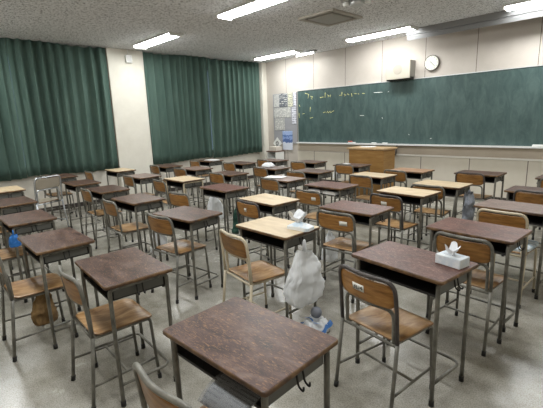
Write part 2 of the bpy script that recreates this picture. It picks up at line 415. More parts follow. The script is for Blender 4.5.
# board lamps: hooded strip lights hung in front of the chalkboard
M_hood = mat('grey lamp hood', (.20, .20, .20), .5, .1)
def board_lamp(x0, x1, lit, label):
    t_ = empty('board_lamp', ((x0+x1)/2, 7.66, H)); w_ = (x1-x0)/2; tag(t_, label, 'lamp', 'hooded lamps in front of the chalkboard')
    h = MB()
    prof = [(-.11, 0), (-.075, -.095), (-.05, -.100), (-.05, -.115), (-.06, -.118), (-.03, -.185), (-.022, -.182), (-.040, -.115), (-.040, -.095), (-.06, -.03), (.06, -.03), (.06, 0)] if not lit else [(-.06, 0), (-.06, -.03), (.06, -.03), (.06, 0)]
    n = len(prof); h.v += [(-w_, a, b_) for a, b_ in prof] + [(w_, a, b_) for a, b_ in prof]
    for i in range(n): h.face([i, (i+1) % n, n+(i+1) % n, n+i])
    h.face(list(range(n))[::-1]); h.face([n+i for i in range(n)])
    h.build('hood', M_hood, t_)
    MB().tube([(-w_+.05, .02, -.06), (w_-.05, .02, -.06)], .016, 10).build('lamp_tube', M_blamp if lit else M_white, t_)
    for s_ in (-1, 1): MB().box(s_*(w_-.04)-.012, s_*(w_-.04)+.012, .0, .04, -.08, -.03).build('socket', M_white, t_)
board_lamp(-4.05, -.6, False, 'long grey hooded lamp hanging above the chalkboard, right of the clock')
board_lamp(-7.08, -6.42, True, 'short lit strip lamp above the left end of the chalkboard')

# ceiling vent and round fixture
v = empty('ceiling_vent', (-4.29, 5.5, H)); tag(v, 'square beige air vent set in the speckled ceiling', 'vent')
f = MB()
for a, b_, c, d in ((-.36, .36, -.40, -.33), (-.36, .36, .33, .40), (-.36, -.29, -.33, .33), (.29, .36, -.33, .33)): f.box(a, b_, c, d, -.035, 0, c=.006)
f.build('frame', mat('beige vent frame', (.36, .33, .28), .5), v)
MB().box(-.29, .29, -.33, .33, -.008, 0).build('backing', M_foot, v)
MB().box(-.245, .245, -.275, .275, -.04, -.008, c=.01).build('panel', mat('grey vent panel', (.30, .285, .25), .5), v)
v = empty('ceiling_fan_mount', (-3.40, 4.95, H)); tag(v, 'round silver fixture on the ceiling, cut off by the top edge', 'ceiling fixture')
MB().tube([(0, 0, 0), (0, 0, -.03), (0, 0, -.05)], .24, 28, r1=.2).build('base_ring', mat('grey ring', (.35, .35, .34), .45, .3), v)
MB().tube([(0, 0, -.05), (0, 0, -.11)], .10, 20, r1=.085).build('hub', M_alu, v)
for s_ in (-1, 1): MB().tube([(s_*.10, .05*s_, -.06), (s_*.17, .08*s_, -.075)], .03, 12).build('fitting', M_white, v)

# ------------------------------------------------------------------ chalkboard
BX0, BX1, BZ0, BZ1 = -7.355, -.55, 1.05, 2.385
cb = empty('chalkboard', ((BX0+BX1)/2, YF, BZ0)); tag(cb, 'long green chalkboard on the front wall with yellow chalk writing', 'chalkboard')
hw = (BX1-BX0)/2
MB().box(-hw, hw, -.035, -.004, 0, BZ1-BZ0).build('board', M_board, cb)
f = MB()
f.box(-hw-.02, hw+.02, -.045, -.002, BZ1-BZ0, BZ1-BZ0+.016)
for s_ in (-1, 1): f.box(s_*(hw+.01)-.01, s_*(hw+.01)+.01, -.045, -.002, 0, BZ1-BZ0)
f.build('frame', M_alu, cb)
t_ = MB(); t_.box(-hw, hw, -.13, -.002, -.022, 0, c=.004); t_.box(-hw, hw, -.135, -.125, -.024, .010)
t_.build('chalk_tray', mat('pale aluminium tray', (.85, .85, .84), .4, .1), cb)
def strokes(spec, m_, name):
    c = MB(); mid = (BX0+BX1)/2
    for pl in spec:
        pts = [(x-mid, -.0365, z-BZ0) for x, z in pl]
        c.tube(pts, .0065, 5)
    return c.build(name, m_, cb)
def px_to_board(px, py):
    d = fw*F_PX + rt*(px-271.5) - up*(py-204); k = (YF-.036)/d.y; return (d.x*k, CAM_Z+d.z*k)
B = px_to_board
yl = []
for s_ in ([(305, 93.5), (308.5, 94.2), (308, 98.5)], [(310.5, 96.5), (313, 97), (311, 98.2), (312.5, 99.4)], [(320, 97.6), (323.5, 97)], [(325.3, 92.5), (325, 97.6)],
           [(327.5, 95), (329.5, 96), (327.8, 97)], [(330.5, 95), (330.2, 97)], [(342, 92), (341.8, 96)], [(339.5, 95.6), (341.4, 95)], [(344, 94), (346, 95), (344.3, 96)],
           [(347.5, 93.8), (349, 95)], [(351.4, 93.4), (352, 96.5)], [(354, 93.6), (356.5, 93.8)], [(358, 94), (359, 93.8)], [(362.5, 93.5), (364.5, 93.4)],
           [(310.3, 107), (310.1, 111.8)], [(299, 113), (299.4, 118)], [(302.5, 114), (304.5, 113.5)], [(310, 118.3), (313, 117.4)], [(323.3, 112.6), (325.5, 112)],
           [(326.5, 113), (327.6, 111.3), (328.5, 113), (330, 111.2), (331, 112.8), (332.5, 111.2), (334, 110.8)], [(299.5, 105), (300, 107)]):
    yl.append([B(*p) for p in s_])
strokes(yl, M_chalk_y, 'chalk_writing')
wl_ = [[B(*p) for p in s_] for s_ in ([(374, 92.6), (382.5, 92.4)], [(388, 91.8), (389, 91.6)], [(360, 115.6), (364, 115.5)], [(382, 117.5), (382.6, 118.5)], [(408.5, 134.5), (409.2, 134.8)], [(430, 138.8), (431.5, 138.2)])]
strokes(wl_, M_chalk_w, 'chalk_mark')
def bx(px, z=None): return B(px, 140)[0]
er = empty('chalk_box', (bx(353), YF-.085, BZ0)); tag(er, 'small red and white chalk box on the tray above the lectern', 'chalk box')
MB().box(-.09, .09, -.03, .03, .001, .028, c=.004).build('box_body', M_paper, er)
MB().box(-.092, -.0, -.032, .032, .028, .055, c=.004).build('lid', mat('dull red card', (.45, .08, .05), .6), er)
for px, lb in ((375, 'piece of white chalk lying on the chalkboard tray right of the red box'), (386, 'white chalk eraser cloth on the tray above the lectern corner')):
    c = MB().box(-.06, .06, -.02, .02, .001, .026, c=.006).build('chalk_piece', M_chalk_w, None, (bx(px), YF-.08, BZ0)); tag(c, lb, 'chalk')
c = MB().box(-.11, .11, -.035, .035, .001, .035, c=.008).build('chalk_eraser', M_paper, None, (bx(541), YF-.075, BZ0)); tag(c, 'white eraser on the chalkboard tray at the right edge of the view', 'eraser')
hk = empty('wall_hook', (-4.43, YF, 1.015)); tag(hk, 'dark metal bracket with silver end below the chalk tray beside the lectern', 'bracket')
MB().tube(fillet([(0, -.01, 0), (0, -.06, -.01), (.0, -.07, -.20), (-.06, -.07, -.22), (-.10, -.07, -.16)], .03), .012, 8).build('bracket_arm', M_tube_dark, hk)
MB().tube([(-.04, -.07, -.19), (-.04, -.085, -.10)], .026, 10).build('silver_end', M_alu, hk)

# clock
ck = empty('wall_clock', (-3.73, YF, 2.663)); tag(ck, 'round white wall clock with dark rim above the chalkboard', 'clock')
MB().disc((0, 0, 0), .152, .04, seg=40).build('rim', mat('dark bronze rim', (.10, .085, .07), .4, .3), ck)
MB().disc((0, -.036, 0), .136, .007, seg=40).build('dial', mat('clock dial', (.74, .75, .66), .5), ck)
hnd = MB(); 
for k in range(12):
    a = k*PI/6; hnd.tube([(math.sin(a)*.108, -.0435, math.cos(a)*.108), (math.sin(a)*.124, -.0435, math.cos(a)*.124)], .0045, 5)
hnd.build('hour_marks', M_ink, ck)
for a, l, nm in ((math.radians(313), .07, 'hour_hand'), (math.radians(135), .105, 'minute_hand')):
    MB().tube([(0, -.047, 0), (math.sin(a)*l, -.047, math.cos(a)*l)], .0055, 6, r1=.003).build(nm, M_ink, ck)
# loudspeaker box
ls = empty('loudspeaker', (-4.36, YF, 2.375)); tag(ls, 'beige loudspeaker box on the wall above the chalkboard beside the clock', 'speaker')
MB().box(-.27, .27, -.215, -.0, .06, .39, c=.008).build('cabinet', mat('grey speaker side', (.30, .285, .25), .6), ls)
MB().box(-.275, .275, -.232, -.212, .03, .40, c=.006).build('front_panel', mat('beige speaker front', (.40, .365, .30), .65), ls)
MB().disc((0, -.231, .22), .10, .004, seg=24).build('grille', mat('beige grille', (.33, .30, .25), .8), ls)
MB().box(-.27, .27, -.20, -.05, .01, .06, c=.006).build('bracket', M_foot, ls)  # black block stands in for the shadow line under the speaker

# noticeboard with papers
nb_ = empty('noticeboard', (-7.885, YF, 1.005)); tag(nb_, 'grey pinboard covered with papers on the wall left of the chalkboard', 'noticeboard')
MB().box(-.455, .455, -.02, -.002, 0, 1.37, c=.004).build('pinboard', mat('grey felt board', (.33, .33, .35), .9), nb_)
def sheet(px0, px1, py0, py1, m_, name, cat, label, tilt=0, d=.004, grp='papers pinned on the noticeboard'):
    x0, z1 = B(px0, py0); x1, z0 = B(px1, py1)
    o = MB().box(-(x1-x0)/2, (x1-x0)/2, -.003, 0, -(z1-z0)/2, (z1-z0)/2).build(name, m_, None, ((x0+x1)/2, YF-.0205-d, (z0+z1)/2)); o.rotation_euler = (0, tilt, 0)
    return tag(o, label, cat, grp)
P_txt = stripes('grey printed sheet', (.62, .61, .58), (.30, .30, .30), .03)
P_txt2 = stripes('dense printed sheet', (.66, .65, .61), (.24, .24, .25), .022, 2, .5, 22)
P_dark = stripes('dark chart', (.13, .14, .16), (.66, .66, .62), .05, 2, .4, 16, .5)
P_yel = stripes('yellowish sheet', (.62, .60, .47), (.25, .27, .22), .045, 2, .45, 14)
P_lav = stripes('pale lavender strip', (.68, .68, .74), (.28, .28, .33), .06, 2, .5, 20)
sheet(273.6, 278.8, 95, 107, P_txt, 'notice_sheet', 'paper', 'grey sheet at the top left corner of the noticeboard')
sheet(279, 287, 93.8, 106.5, P_dark, 'notice_sheet', 'paper', 'dark chart with pale writing at the top of the noticeboard')
sheet(287.4, 292.6, 93, 106.5, P_yel, 'notice_sheet', 'paper', 'yellowish sheet at the top of the noticeboard, right of the dark chart')
sheet(293.2, 296.1, 92.5, 105.8, P_lav, 'notice_sheet', 'paper', 'narrow pale strip at the top right corner of the noticeboard')
sheet(291.5, 296.2, 107.2, 124, P_lav, 'notice_sheet', 'paper', 'tall pale lavender strip below the top right corner of the noticeboard')
sheet(274, 290.6, 108, 117.2, P_txt2, 'notice_sheet', 'paper', 'wide printed sheet in the middle of the noticeboard', 0, .004)
sheet(274.6, 284.6, 118.2, 130, P_txt2, 'notice_sheet', 'paper', 'printed sheet at the left edge of the noticeboard below the middle')
# blue poster
M_post = mat('poster print', (.7, .74, .8), .45); t, N, L, b = nodes(M_post)
tc = N.new('ShaderNodeTexCoord'); spx = N.new('ShaderNodeSeparateXYZ'); L.new(tc.outputs['Object'], spx.inputs[0])
nz_ = N.new('ShaderNodeTexNoise'); nz_.inputs['Scale'].default_value = 14; nz_.inputs['Detail'].default_value = 4; L.new(tc.outputs['Object'], nz_.inputs['Vector'])
ad = N.new('ShaderNodeMath'); ad.operation = 'MULTIPLY_ADD'; ad.inputs[1].default_value = .22; L.new(nz_.outputs[0], ad.inputs[0]); L.new(spx.outputs[2], ad.inputs[2])
mr = N.new('ShaderNodeMapRange'); mr.inputs['From Min'].default_value = -.2; mr.inputs['From Max'].default_value = .42; L.new(ad.outputs[0], mr.inputs[0])
rp = N.new('ShaderNodeValToRGB'); rp.color_ramp.interpolation = 'CONSTANT'; e = rp.color_ramp.elements
cols = [(0, (.66, .70, .80)), (.40, (.10, .16, .36)), (.56, (.28, .38, .66)), (.66, (.10, .18, .42)), (.74, (.36, .46, .72)), (.93, (.74, .77, .83))]
for i, (p, c) in enumerate(cols):
    x = e[i] if i < 2 else e.new(p); x.position = p; x.color = (*c, 1)
L.new(mr.outputs[0], rp.inputs[0]); L.new(rp.outputs[0], b.inputs['Base Color'])
sheet(282.3, 292.6, 131, 150, M_post, 'poster', 'poster', 'blue and white poster at the bottom of the noticeboard', 0, .006)
x, z = B(277.2, 143.3)
dp = empty('pinned_decoration', (x, YF-.027, z)); tag(dp, 'white diamond shaped paper with a dark ring, left of the blue poster', 'paper', 'papers pinned on the noticeboard')
o = MB().box(-.125, .125, -.003, 0, -.125, .125).build('paper_square', M_paper, dp); o.rotation_euler = (0, PI/4, 0)
MB().tube([(math.sin(a)*.05, -.005, math.cos(a)*.05) for a in [2*PI*k/20 for k in range(21)]], .012, 6).build('ring', mat('dark grey ring', (.10, .10, .10), .6), dp)
MB().tube([(-.14, -.004, -.16), (-.02, -.004, -.26)], .012, 6).build('dark_stick', M_ink, dp)

# small white shelf in the corner
sx0 = -8.08
wsf = empty('small_shelf', (sx0, YF-.235, 0)); tag(wsf, 'small white open shelf with dark edges below the noticeboard', 'shelf')
f = MB()
for s_ in (-1, 1): f.box(s_*.165-.012, s_*.165+.012, -.16, .16, 0, .785)
f.box(-.153, .153, .14, .16, 0, .785); f.build('side_panel', M_white, wsf)
for z in (.06, .36, .60): MB().box(-.153, .153, -.16, .14, z, z+.02).build('shelf_board', M_white, wsf)
MB().box(-.19, .19, -.18, .17, .785, .81, c=.004).build('top_board', mat('dark shelf edge', (.13, .07, .05), .5), wsf)
c = MB().box(-.14, .14, -.12, .12, 0, .115, c=.006).build('paper_box', mat('cream box', (.66, .60, .52), .7), None, (sx0, YF-.235, .811)); tag(c, 'cream cardboard box on top of the small white shelf', 'box')

# ------------------------------------------------------------------ lectern
lc = empty('lectern', (-4.46, 7.07, 0)); tag(lc, 'large orange brown wooden lectern in front of the chalkboard', 'lectern')
M_lect = noise_mat('orange oak veneer', [(.3, (.25, .125, .03)), (.55, (.33, .175, .05)), (.8, (.41, .24, .085))], 4, 6, (1, 1, 8), .42)
M_lecttop = noise_mat('pale oak top', [(.3, (.42, .27, .13)), (.8, (.56, .40, .23))], 4, 6, (8, 1, 1), .4)
MB().box(-.40, .40, -.215, -.195, .05, 1.01).build('front_panel', M_lect, lc)
for s_ in (-1, 1): MB().box(s_*.395-.012, s_*.395+.012, -.213, .21, .0, 1.01).build('side_panel', M_lect, lc)
MB().box(-.383, .383, -.195, .20, .45, .47).build('shelf', M_lect, lc)
MB().box(-.383, .383, -.195, .20, .05, .07).build('bottom_board', M_lect, lc)
MB().box(-.45, .45, -.245, .235, 1.01, 1.045, c=.006).build('top', [M_lecttop], lc)
MB().box(-.41, .41, -.205, .2, 0, .05).build('plinth', M_tray, lc)
pp = MB().box(-.15, .15, -.1, .1, 0, .008).build('paper_sheet', M_paper, None, (-4.58, 7.12, 1.0455), .3); tag(pp, 'white paper lying on top of the wooden lectern', 'paper')

# ------------------------------------------------------------------ the desk
def make_desk():
    d = empty('school_desk', (0, 0, 0))
    tp = MB(); o = rrect(.612, .412, .018)
    tp.plate(o, [1, .97, .6], lambda x, y: .785, lambda x, y: .763, bev=.005)
    tp.build('tabletop', [M_top, M_edge], d)
    tr = MB(); tr.box(-.255, .255, -.17, .165, .672, .676); tr.box(-.255, .255, .162, .165, .676, .763)
    tr.box(-.255, -.251, -.17, .162, .676, .762); tr.box(.251, .255, -.17, .162, .676, .762); tr.box(-.255, .255, -.172, -.168, .670, .682)
    tr.build('tray', M_tray, d)
    for s_ in (-1, 1):
        MB().box(s_*.262-.003, s_*.262+.003, -.15, .15, .685, .753).build('side_plate', M_side, d)
        MB().tube([(s_*.268, -.125, .749), (s_*.268, .125, .749)], .0125).build('side_rail', M_tube, d)
        for q in (-1, 1):
            lg = MB().tube(fillet([(s_*.264, q*.172, .022), (s_*.268, q*.172, .749), (s_*.268, q*.118, .749)], .06, 5), .0125).build('leg', M_tube, d)
            MB().tube([(s_*.264, q*.172, 0), (s_*.264, q*.172, .035)], .0155).build('rubber_foot', M_foot, lg)
    MB().tube(fillet([(-.265, -.17, .14), (-.265, .145, .14), (.265, .145, .14), (.265, -.17, .14)], .06, 4), .0095).build('foot_rail', M_tube, d)
    MB().tube(fillet([(.275, -.02, .74), (.285, -.02, .69), (.308, -.02, .68), (.308, -.02, .70)], .02, 3) , .004, 6).tube(fillet([(.275, .015, .74), (.285, .015, .69), (.308, .015, .68), (.308, .015, .70)], .02, 3), .004, 6).build('bag_hook', M_foot, d)
    for s_ in (-1,):
        MB().tube(fillet([(-.275, -.02, .74), (-.29, -.02, .685), (-.315, -.02, .675), (-.315, -.02, .695)], .02, 3), .004, 6).build('bag_hook', M_foot, d)
    return d
def make_chair():
    c = empty('school_chair', (0, 0, 0))
    def zs(x, y): return .463 - .012*math.exp(-((x/.12)**2+((y+.02)/.11)**2)) - .016*max(0, (y-.10)/.09)**2 + .008*max(0, (-y-.11)/.08)**2
    MB().plate(densify(rrect(.38, .38, .05), .06), [1, .9, .75, .5, .25], zs, lambda x, y: zs(x, y)-.011, bev=.003).build('seat', [M_seat, M_plyedge], c)
    # backrest: curved ply panel, origin plane x-z
    def yb(x, z): return -.215-.030*(1-(x/.19)**2)-(z-.69)*.16+.004
    MB().plate(densify(rrect(.375, .135, .04, cy=.69), .04), [1, .85, .5], lambda x, z: -(yb(x, z)-.006), lambda x, z: -(yb(x, z)+.005),
               conv=lambda x, y, z: (x, -z, y), mtop=0, medge=0, bev=.002).build('backrest', [M_ply], c)
    f = MB()
    arch = fillet([(-.200, -.196, .438), (-.199, -.210, .64), (-.195, -.228, .776), (0, -.265, .778), (.195, -.228, .776), (.199, -.210, .64), (.200, -.196, .438)], .065, 6)
    f.tube(arch, .0115); f.build('back_frame', M_tube, c)
    f = MB(); f.tube(fillet([(-.168, -.13, .418), (-.168, -.185, .418), (-.168, -.192, .61), (0, -.230, .615), (.168, -.192, .61), (.168, -.185, .418), (.168, -.13, .418)], .05, 5), .0105)
    f.build('back_brace', M_tube, c)
    sf = MB()
    for s_ in (-1, 1): sf.tube([(s_*.168, -.14, .438), (s_*.168, .125, .436)], .0105)
    sf.tube([(-.168, .06, .438), (.168, .06, .438)], .009); sf.tube([(-.195, -.19, .44), (.195, -.19, .44)], .009); sf.build('seat_frame', M_tube, c)
    for s_ in (-1, 1):
        lg = MB().tube([(s_*.205, -.245, .02), (s_*.200, -.195, .46)], .0115).build('leg', M_tube, c)
        MB().tube([(s_*.2055, -.2475, 0), (s_*.2045, -.2425, .035)], .0145).build('rubber_foot', M_foot, lg)
        lg = MB().tube(fillet([(s_*.180, .185, .02), (s_*.170, .165, .436), (s_*.168, .115, .436)], .05, 5), .0105).build('leg', M_tube, c)
        MB().tube([(s_*.1805, .186, 0), (s_*.180, .185, .035)], .0135).build('rubber_foot', M_foot, lg)
        MB().tube([(s_*.2015, -.228, .155), (s_*.177, .178, .155)], .008).build('stretcher', M_tube, c)
    MB().tube([(-.188, -.02, .155), (.188, -.02, .155)], .008).build('stretcher', M_tube, c)
    return c
desk0 = make_desk(); chair0 = make_chair(); index_tree(desk0); index_tree(chair0)
CZ = 1.05
def stretch(o):
    if o.type == 'MESH':
        for v_ in o.data.vertices: v_.co.z *= CZ
    for k in kids(o): stretch(k)
for k in kids(chair0):
    if k.name.startswith(('back')): stretch(k)
ORD = ['first', 'second', 'third', 'fourth', 'fifth', 'sixth', 'seventh']
used = {'d': False, 'c': False}
def tubes(m_): return {k: {0: m_} for k in ('leg', 'side_rail', 'foot_rail', 'back_frame', 'back_brace', 'seat_frame', 'stretcher')}
DESK = {}
def put(kind, x, y, rz, swap, label, group, cat):
    p = desk0 if kind == 'd' else chair0
    o = p if not used[kind] else copy_tree(p)
    used[kind] = True
    o.location = (x, y, 0); o.rotation_euler = (0, 0, math.radians(rz)); tag(o, label, cat, group)
    return o, swap
todo = []
# column from the windows (1..7), row from the chalkboard (1..6): desk x, y, turn, top, chair x, back-top y, turn, chair style
G = [
 (7, 6, -1.165, .930, 3, 'b', -1.10, .49, 2, 'g'), (6, 6, -2.40, .925, -3, 'b', -2.43, .60, -2, 'g'), (5, 6, -3.41, .81, 0, 'b', -3.39, .38, -1, 'g'),
 (4, 6, -4.53, .85, 0, 'b', -4.50, .38, 3, 'g'), (3, 6, -5.71, .95, 1, 'b', -5.7, .45, 0, 'g'), (2, 6, -6.98, 1.10, 0, 'c', -6.98, .60, 0, 'g'),
 (7, 5, -1.09, 2.20, -6, 'r', -1.135, 1.735, -8, 'd'), (6, 5, -2.295, 2.21, 0, 'c', -2.32, 1.735, -8, 'c'), (5, 5, -3.345, 1.99, 7, 'b', -3.33, 1.66, 6, 'g'),
 (4, 5, -4.54, 2.04, 2, 'b', -4.51, 1.66, -1, 'g'), (3, 5, -5.64, 2.10, 0, 'b', -5.66, 1.79, -1, 'g'), (2, 5, -6.70, 2.10, 0, 'b', -6.87, 1.655, 112, 's'), (1, 5, -7.98, 2.16, 0, 'b', -7.98, 1.845, 0, 'g'),
 (7, 4, -1.035, 3.14, -2.5, 'r', -1.0, 2.73, -3, 'g'), (6, 4, -2.19, 3.21, 1.4, 'r', -2.13, 2.77, 4, 'g'), (5, 4, -3.20, 2.97, -2, 'c', -3.17, 2.60, -4, 'd'),
 (4, 4, -4.30, 3.17, 0, 'r', -4.27, 2.42, 7, 'g'), (3, 4, -5.55, 3.30, 0, 'cc', -5.52, 2.82, -2, 'g'), (2, 4, -6.55, 3.08, 0, 'p', -6.51, 2.77, -1, 'g'), (1, 4, -7.89, 3.24, 0, 'c', -7.89, 2.60, 0, 'g'),
 (7, 3, -1.03, 4.13, -3, 'p', -1.03, 3.66, -4, 'c'), (6, 3, -2.20, 4.28, -3, 'c', -2.19, 3.74, -4, 'd'), (5, 3, -3.23, 4.15, 0, 'r', -3.07, 3.47, 1, 'g'),
 (4, 3, -4.21, 4.22, 0, 'p', -4.18, 3.88, -2, 'g'), (3, 3, -5.46, 4.15, 2, 'b', -5.43, 3.83, 1, 'g'), (2, 3, -6.66, 4.25, 0, 'p', -6.66, 3.86, 4, 'g'), (1, 3, -7.67, 4.18, 0, 'b', -7.67, 3.86, 0, 'g'),
 (7, 2, -1.06, 5.12, 0, 'b', -1.05, 4.81, -2, 'd'), (6, 2, -2.11, 5.0, -2, 'c', -2.11, 4.56, 6, 'g'), (5, 2, -3.28, 5.25, -3, 'c', -3.25, 4.84, -3, 'g'),
 (4, 2, -4.40, 5.15, 0, 'b', -4.40, 4.68, 3, 'g'), (3, 2, -5.38, 5.11, 0, 'b', -5.36, 4.76, -3, 'g'), (2, 2, -6.63, 5.38, 0, 'b', -6.60, 5.0, 0, 'g'), (1, 2, -7.80, 5.36, 0, 'b', -7.75, 4.9, 0, 'g'),
 (7, 1, -1.04, 6.28, 0, 'b', -1.04, 5.85, 0, 'g'), (6, 1, -2.08, 6.24, 0, 'b', -2.10, 5.87, -3, 'd'), (5, 1, -3.06, 6.03, 0, 'o', -3.12, 5.60, -5, 'g'),
 (4, 1, -4.33, 6.20, 2, 'b', -4.3, 5.88, 0, 'g'), (3, 1, -5.43, 6.27, 0, 'b', -5.40, 5.83, 0, 'g'), (2, 1, -6.40, 6.12, 0, 'b', -6.38, 5.76, -4, 'g'),
]
M_top_orange = top_mat('light orange brown laminate', [(.3, (.24, .12, .065)), (.5, (.34, .19, .105)), (.75, (.44, .29, .18))], (.5, .36, .24), .6)
TOPN = {'r': 'reddish brown topped', 'b': 'dark brown topped', 'c': 'cream topped', 'cc': 'cream topped, cream legged', 'p': 'pale brown topped', 'o': 'orange brown topped'}
CHN = {'g': 'grey framed', 'd': 'dark framed', 'c': 'cream framed', 's': 'silver framed, beige backed'}
for (c, r, dx, dy, da, top, bx_, by_, ca, st) in G:
    place = '%s from the windows, %s row from the chalkboard' % (ORD[c-1], ORD[r-1])
    if (c, r) == (7, 6): dl = 'dark brown topped desk with scratched top, nearest to the camera'
    elif (c, r) == (7, 5): dl = 'reddish brown topped desk carrying the white tissue box'
    elif (c, r) == (6, 5): dl = 'cream topped desk with tissue pack and big white plastic bag'
    else: dl = '%s school desk, %s' % (TOPN[top], place)
    sw = {}
    if top in ('c', 'cc'): sw['tabletop'] = {0: M_cream}
    if top == 'r': sw['tabletop'] = {0: M_top_red}
    if top == 'p': sw['tabletop'] = {0: M_top_pale}
    if top == 'o': sw['tabletop'] = {0: M_top_orange}
    if top == 'cc': sw.update(tubes(M_tube_cream))
    o, sw = put('d', dx, dy, da, sw, dl, 'school desks standing in rows', 'desk'); o.scale = (1.035 if c == 7 and 1 < r < 6 else (1.025 if (c, r) == (7, 6) else 1), 1.045 if (c, r) == (7, 6) else 1, 1); todo.append((o, sw)); DESK[(c, r)] = o
    cl = '%s wooden chair at the desk %s' % (CHN[st], place)
    if (c, r) == (7, 6): cl = 'grey framed wooden chair at the scratched desk nearest the camera'
    if (c, r) == (7, 5): cl = 'dark framed wooden chair with white sticker at the tissue box desk'
    if (c, r) == (6, 5): cl = 'cream framed wooden chair at the cream desk with tissue pack'
    if st == 's': cl = 'silver framed chair with beige back turned towards the curtains'
    sw = {}
    if st == 'c': sw = tubes(M_tube_cream)
    if st == 'd': sw = {**tubes(M_tube), 'back_frame': {0: M_tube_dark}}
    if st == 's': sw = {**tubes(M_tube_silver), 'backrest': {0: M_beige}, 'seat': {0: M_beige}}
    a = math.radians(ca); ox, oy = bx_ + math.sin(a)*-.245, by_ + math.cos(a)*.245
    o, sw = put('c', ox, oy, ca, sw, cl, 'wooden chairs at the desks', 'chair'); todo.append((o, sw)); DESK[('chair', c, r)] = o
    if st == 's': o.scale = (1.12, 1.12, 1.12)
for o, sw in todo: paint(o, sw)

# stickers on chair backs
def text_mesh(txt, size):
    cu = bpy.data.curves.new('sticker_text', 'FONT'); cu.body = txt; cu.size = size; cu.extrude = .0004; cu.align_x = 'CENTER'; cu.align_y = 'CENTER'
    to = bpy.data.objects.new('sticker_text', cu); COL.objects.link(to)
    dg = bpy.context.evaluated_depsgraph_get(); me = bpy.data.meshes.new_from_object(to.evaluated_get(dg))
    bpy.data.objects.remove(to); return me
def sticker(key, x0, w_, txt):
    ch = DESK[('chair',)+key]; br = [k for k in kids(ch) if k.name.startswith('backrest')][0]
    def yb(x, z): return -.215-.030*(1-(x/.19)**2)-(z-.69)*.16+.004-.0085
    n = 6
    st = MB().grid(n, 1, lambda u, v_: (x0+w_*u, yb(x0+w_*u, .672+.040*v_), CZ*(.672+.040*v_))).build('sticker', M_label, br)
    md = st.modifiers.new('t', 'SOLIDIFY'); md.thickness = .0008
    if txt:
        me = text_mesh(txt, .040); me.materials.clear(); me.materials.append(M_ink)
        t_ = bpy.data.objects.new('lettering', me); COL.objects.link(t_); t_.parent = br
        xm = x0+w_/2; t_.location = (xm, yb(xm, .692)-.0022, CZ*.692)
        sl = (.06*xm/.19**2); t_.rotation_euler = (math.radians(90-9), 0, math.atan(sl))
sticker((7, 5), -.075, .085, '3D4')
sticker((6, 4), .06, .075, None); sticker((5, 4), -.02, .04, None); sticker((6, 3), -.04, .07, None); sticker((5, 3), .07, .06, None)

# ------------------------------------------------------------------ things on and under the desks
def crumple(p, amp, f_, seed): 
    q = Vector(p)*f_+Vector((seed*7.1, seed*3.3, seed*1.7)); return Vector(p)+amp*noise.noise_vector(q)
def bag(name, loc, w_, d, h, m_, label, cat, seed, grp=None, rz=0, top=.25, handle=.10):
    """hanging carrier bag: gathered at the top, bulging low down, creased"""
    root = empty(name, loc, rz); tag(root, label, cat, grp)
    def fn(u, v_):
        a = 2*PI*u; z = h*v_
        k = top+(1-top)*math.sin(min(1, (1-v_)*1.35)*PI/2)**1.1 if v_ > .12 else (.55+.45*math.sin(v_/.12*PI/2))*(top+(1-top)*1)
        cx_, cy_ = math.cos(a), math.sin(a); sq = (abs(cx_)**3+abs(cy_)**3)**(-1/3)
        rip = 1+.10*math.sin(a*9+seed)*v_+.05*math.sin(a*17+2*seed)
        p = Vector((w_/2*cx_*sq*k*rip, d/2*cy_*sq*k*rip, z))
        p = crumple(p, .030*(h/.4), 9/(h/.4), seed); p = crumple(p, .013*(h/.4), 30/(h/.4), seed+3); p.z = max(p.z, .004); return p
    b_ = MB(); b_.grid(48, 26, fn)
    n0 = len(b_.v); b_.v.append((0, 0, .006))
    for i in range(48): b_.face([n0, (i+1)*27, i*27], 0, True)
    b_.build('bag_body', m_, root)
    if handle:
        for s_ in (-1, 1):
            MB().tube(fillet([(s_*w_*.10, 0, h*.95), (s_*w_*.08, 0, h+handle*.6), (0, 0, h+handle), (-s_*w_*.04, 0, h*.96)], .04, 4), .006, 6).build('handle', m_, root)
    return root
bag('plastic_bag', (-1.915, 2.13, .245), .15, .36, .43, M_film, 'big white plastic bag hanging beside the cream desk with tissue pack', 'bag', 1, 'white plastic bags hung on desks', 0, .34, .09)
# bundle on the floor below it
bag('plastic_bag', (-1.85, 2.16, 0), .20, .24, .12, M_film, 'small crumpled white and blue bag lying on the floor', 'bag', 5, None, .3, .5, 0)
bdl = bpy.data.objects[[o.name for o in COL.objects if o.name.startswith('plastic_bag')][-1]]
M_blue = mat('blue print', (.05, .16, .42), .5)
s1 = MB().grid(20, 3, lambda u, v_: crumple((-.12+.24*u, -.115+.035*v_+.03*math.sin(5*u), .03+.05*v_+.02*math.sin(7*u)), .01, 14, 2)); s1.build('blue_strip', M_blue, bdl)
s1 = MB().grid(20, 3, lambda u, v_: crumple((.112-.02*v_, -.10+.22*u, .045+.03*v_), .01, 14, 4)); s1.build('blue_strip', M_blue, bdl)
s1 = MB().grid(20, 3, lambda u, v_: crumple((-.09+.18*u, -.05+.03*v_+.03*math.sin(6*u), .122-.01*v_), .008, 14, 6)); s1.build('blue_strip', M_blue, bdl)
bl = MB()
bl.grid(18, 10, lambda u, v_: (.045*math.cos(2*PI*u)*math.sin(PI*(1-v_)), .045*math.sin(2*PI*u)*math.sin(PI*(1-v_)), .045-.045*math.cos(PI*v_)))
bl = bl.build('grey_ball', mat('grey cloth', (.19, .20, .23), .8), None, (-1.845, 2.175, .122)); tag(bl, 'dark grey ball shaped wad resting on the crumpled bag on the floor', 'cloth')
gy = 'white plastic bags hung on desks'
bag('plastic_bag', (-4.685, 3.26, .225), .16, .28, .40, M_film, 'white plastic bag hanging left of the desk fourth from the windows, fourth row', 'bag', 2, gy, 0, .3, .09)
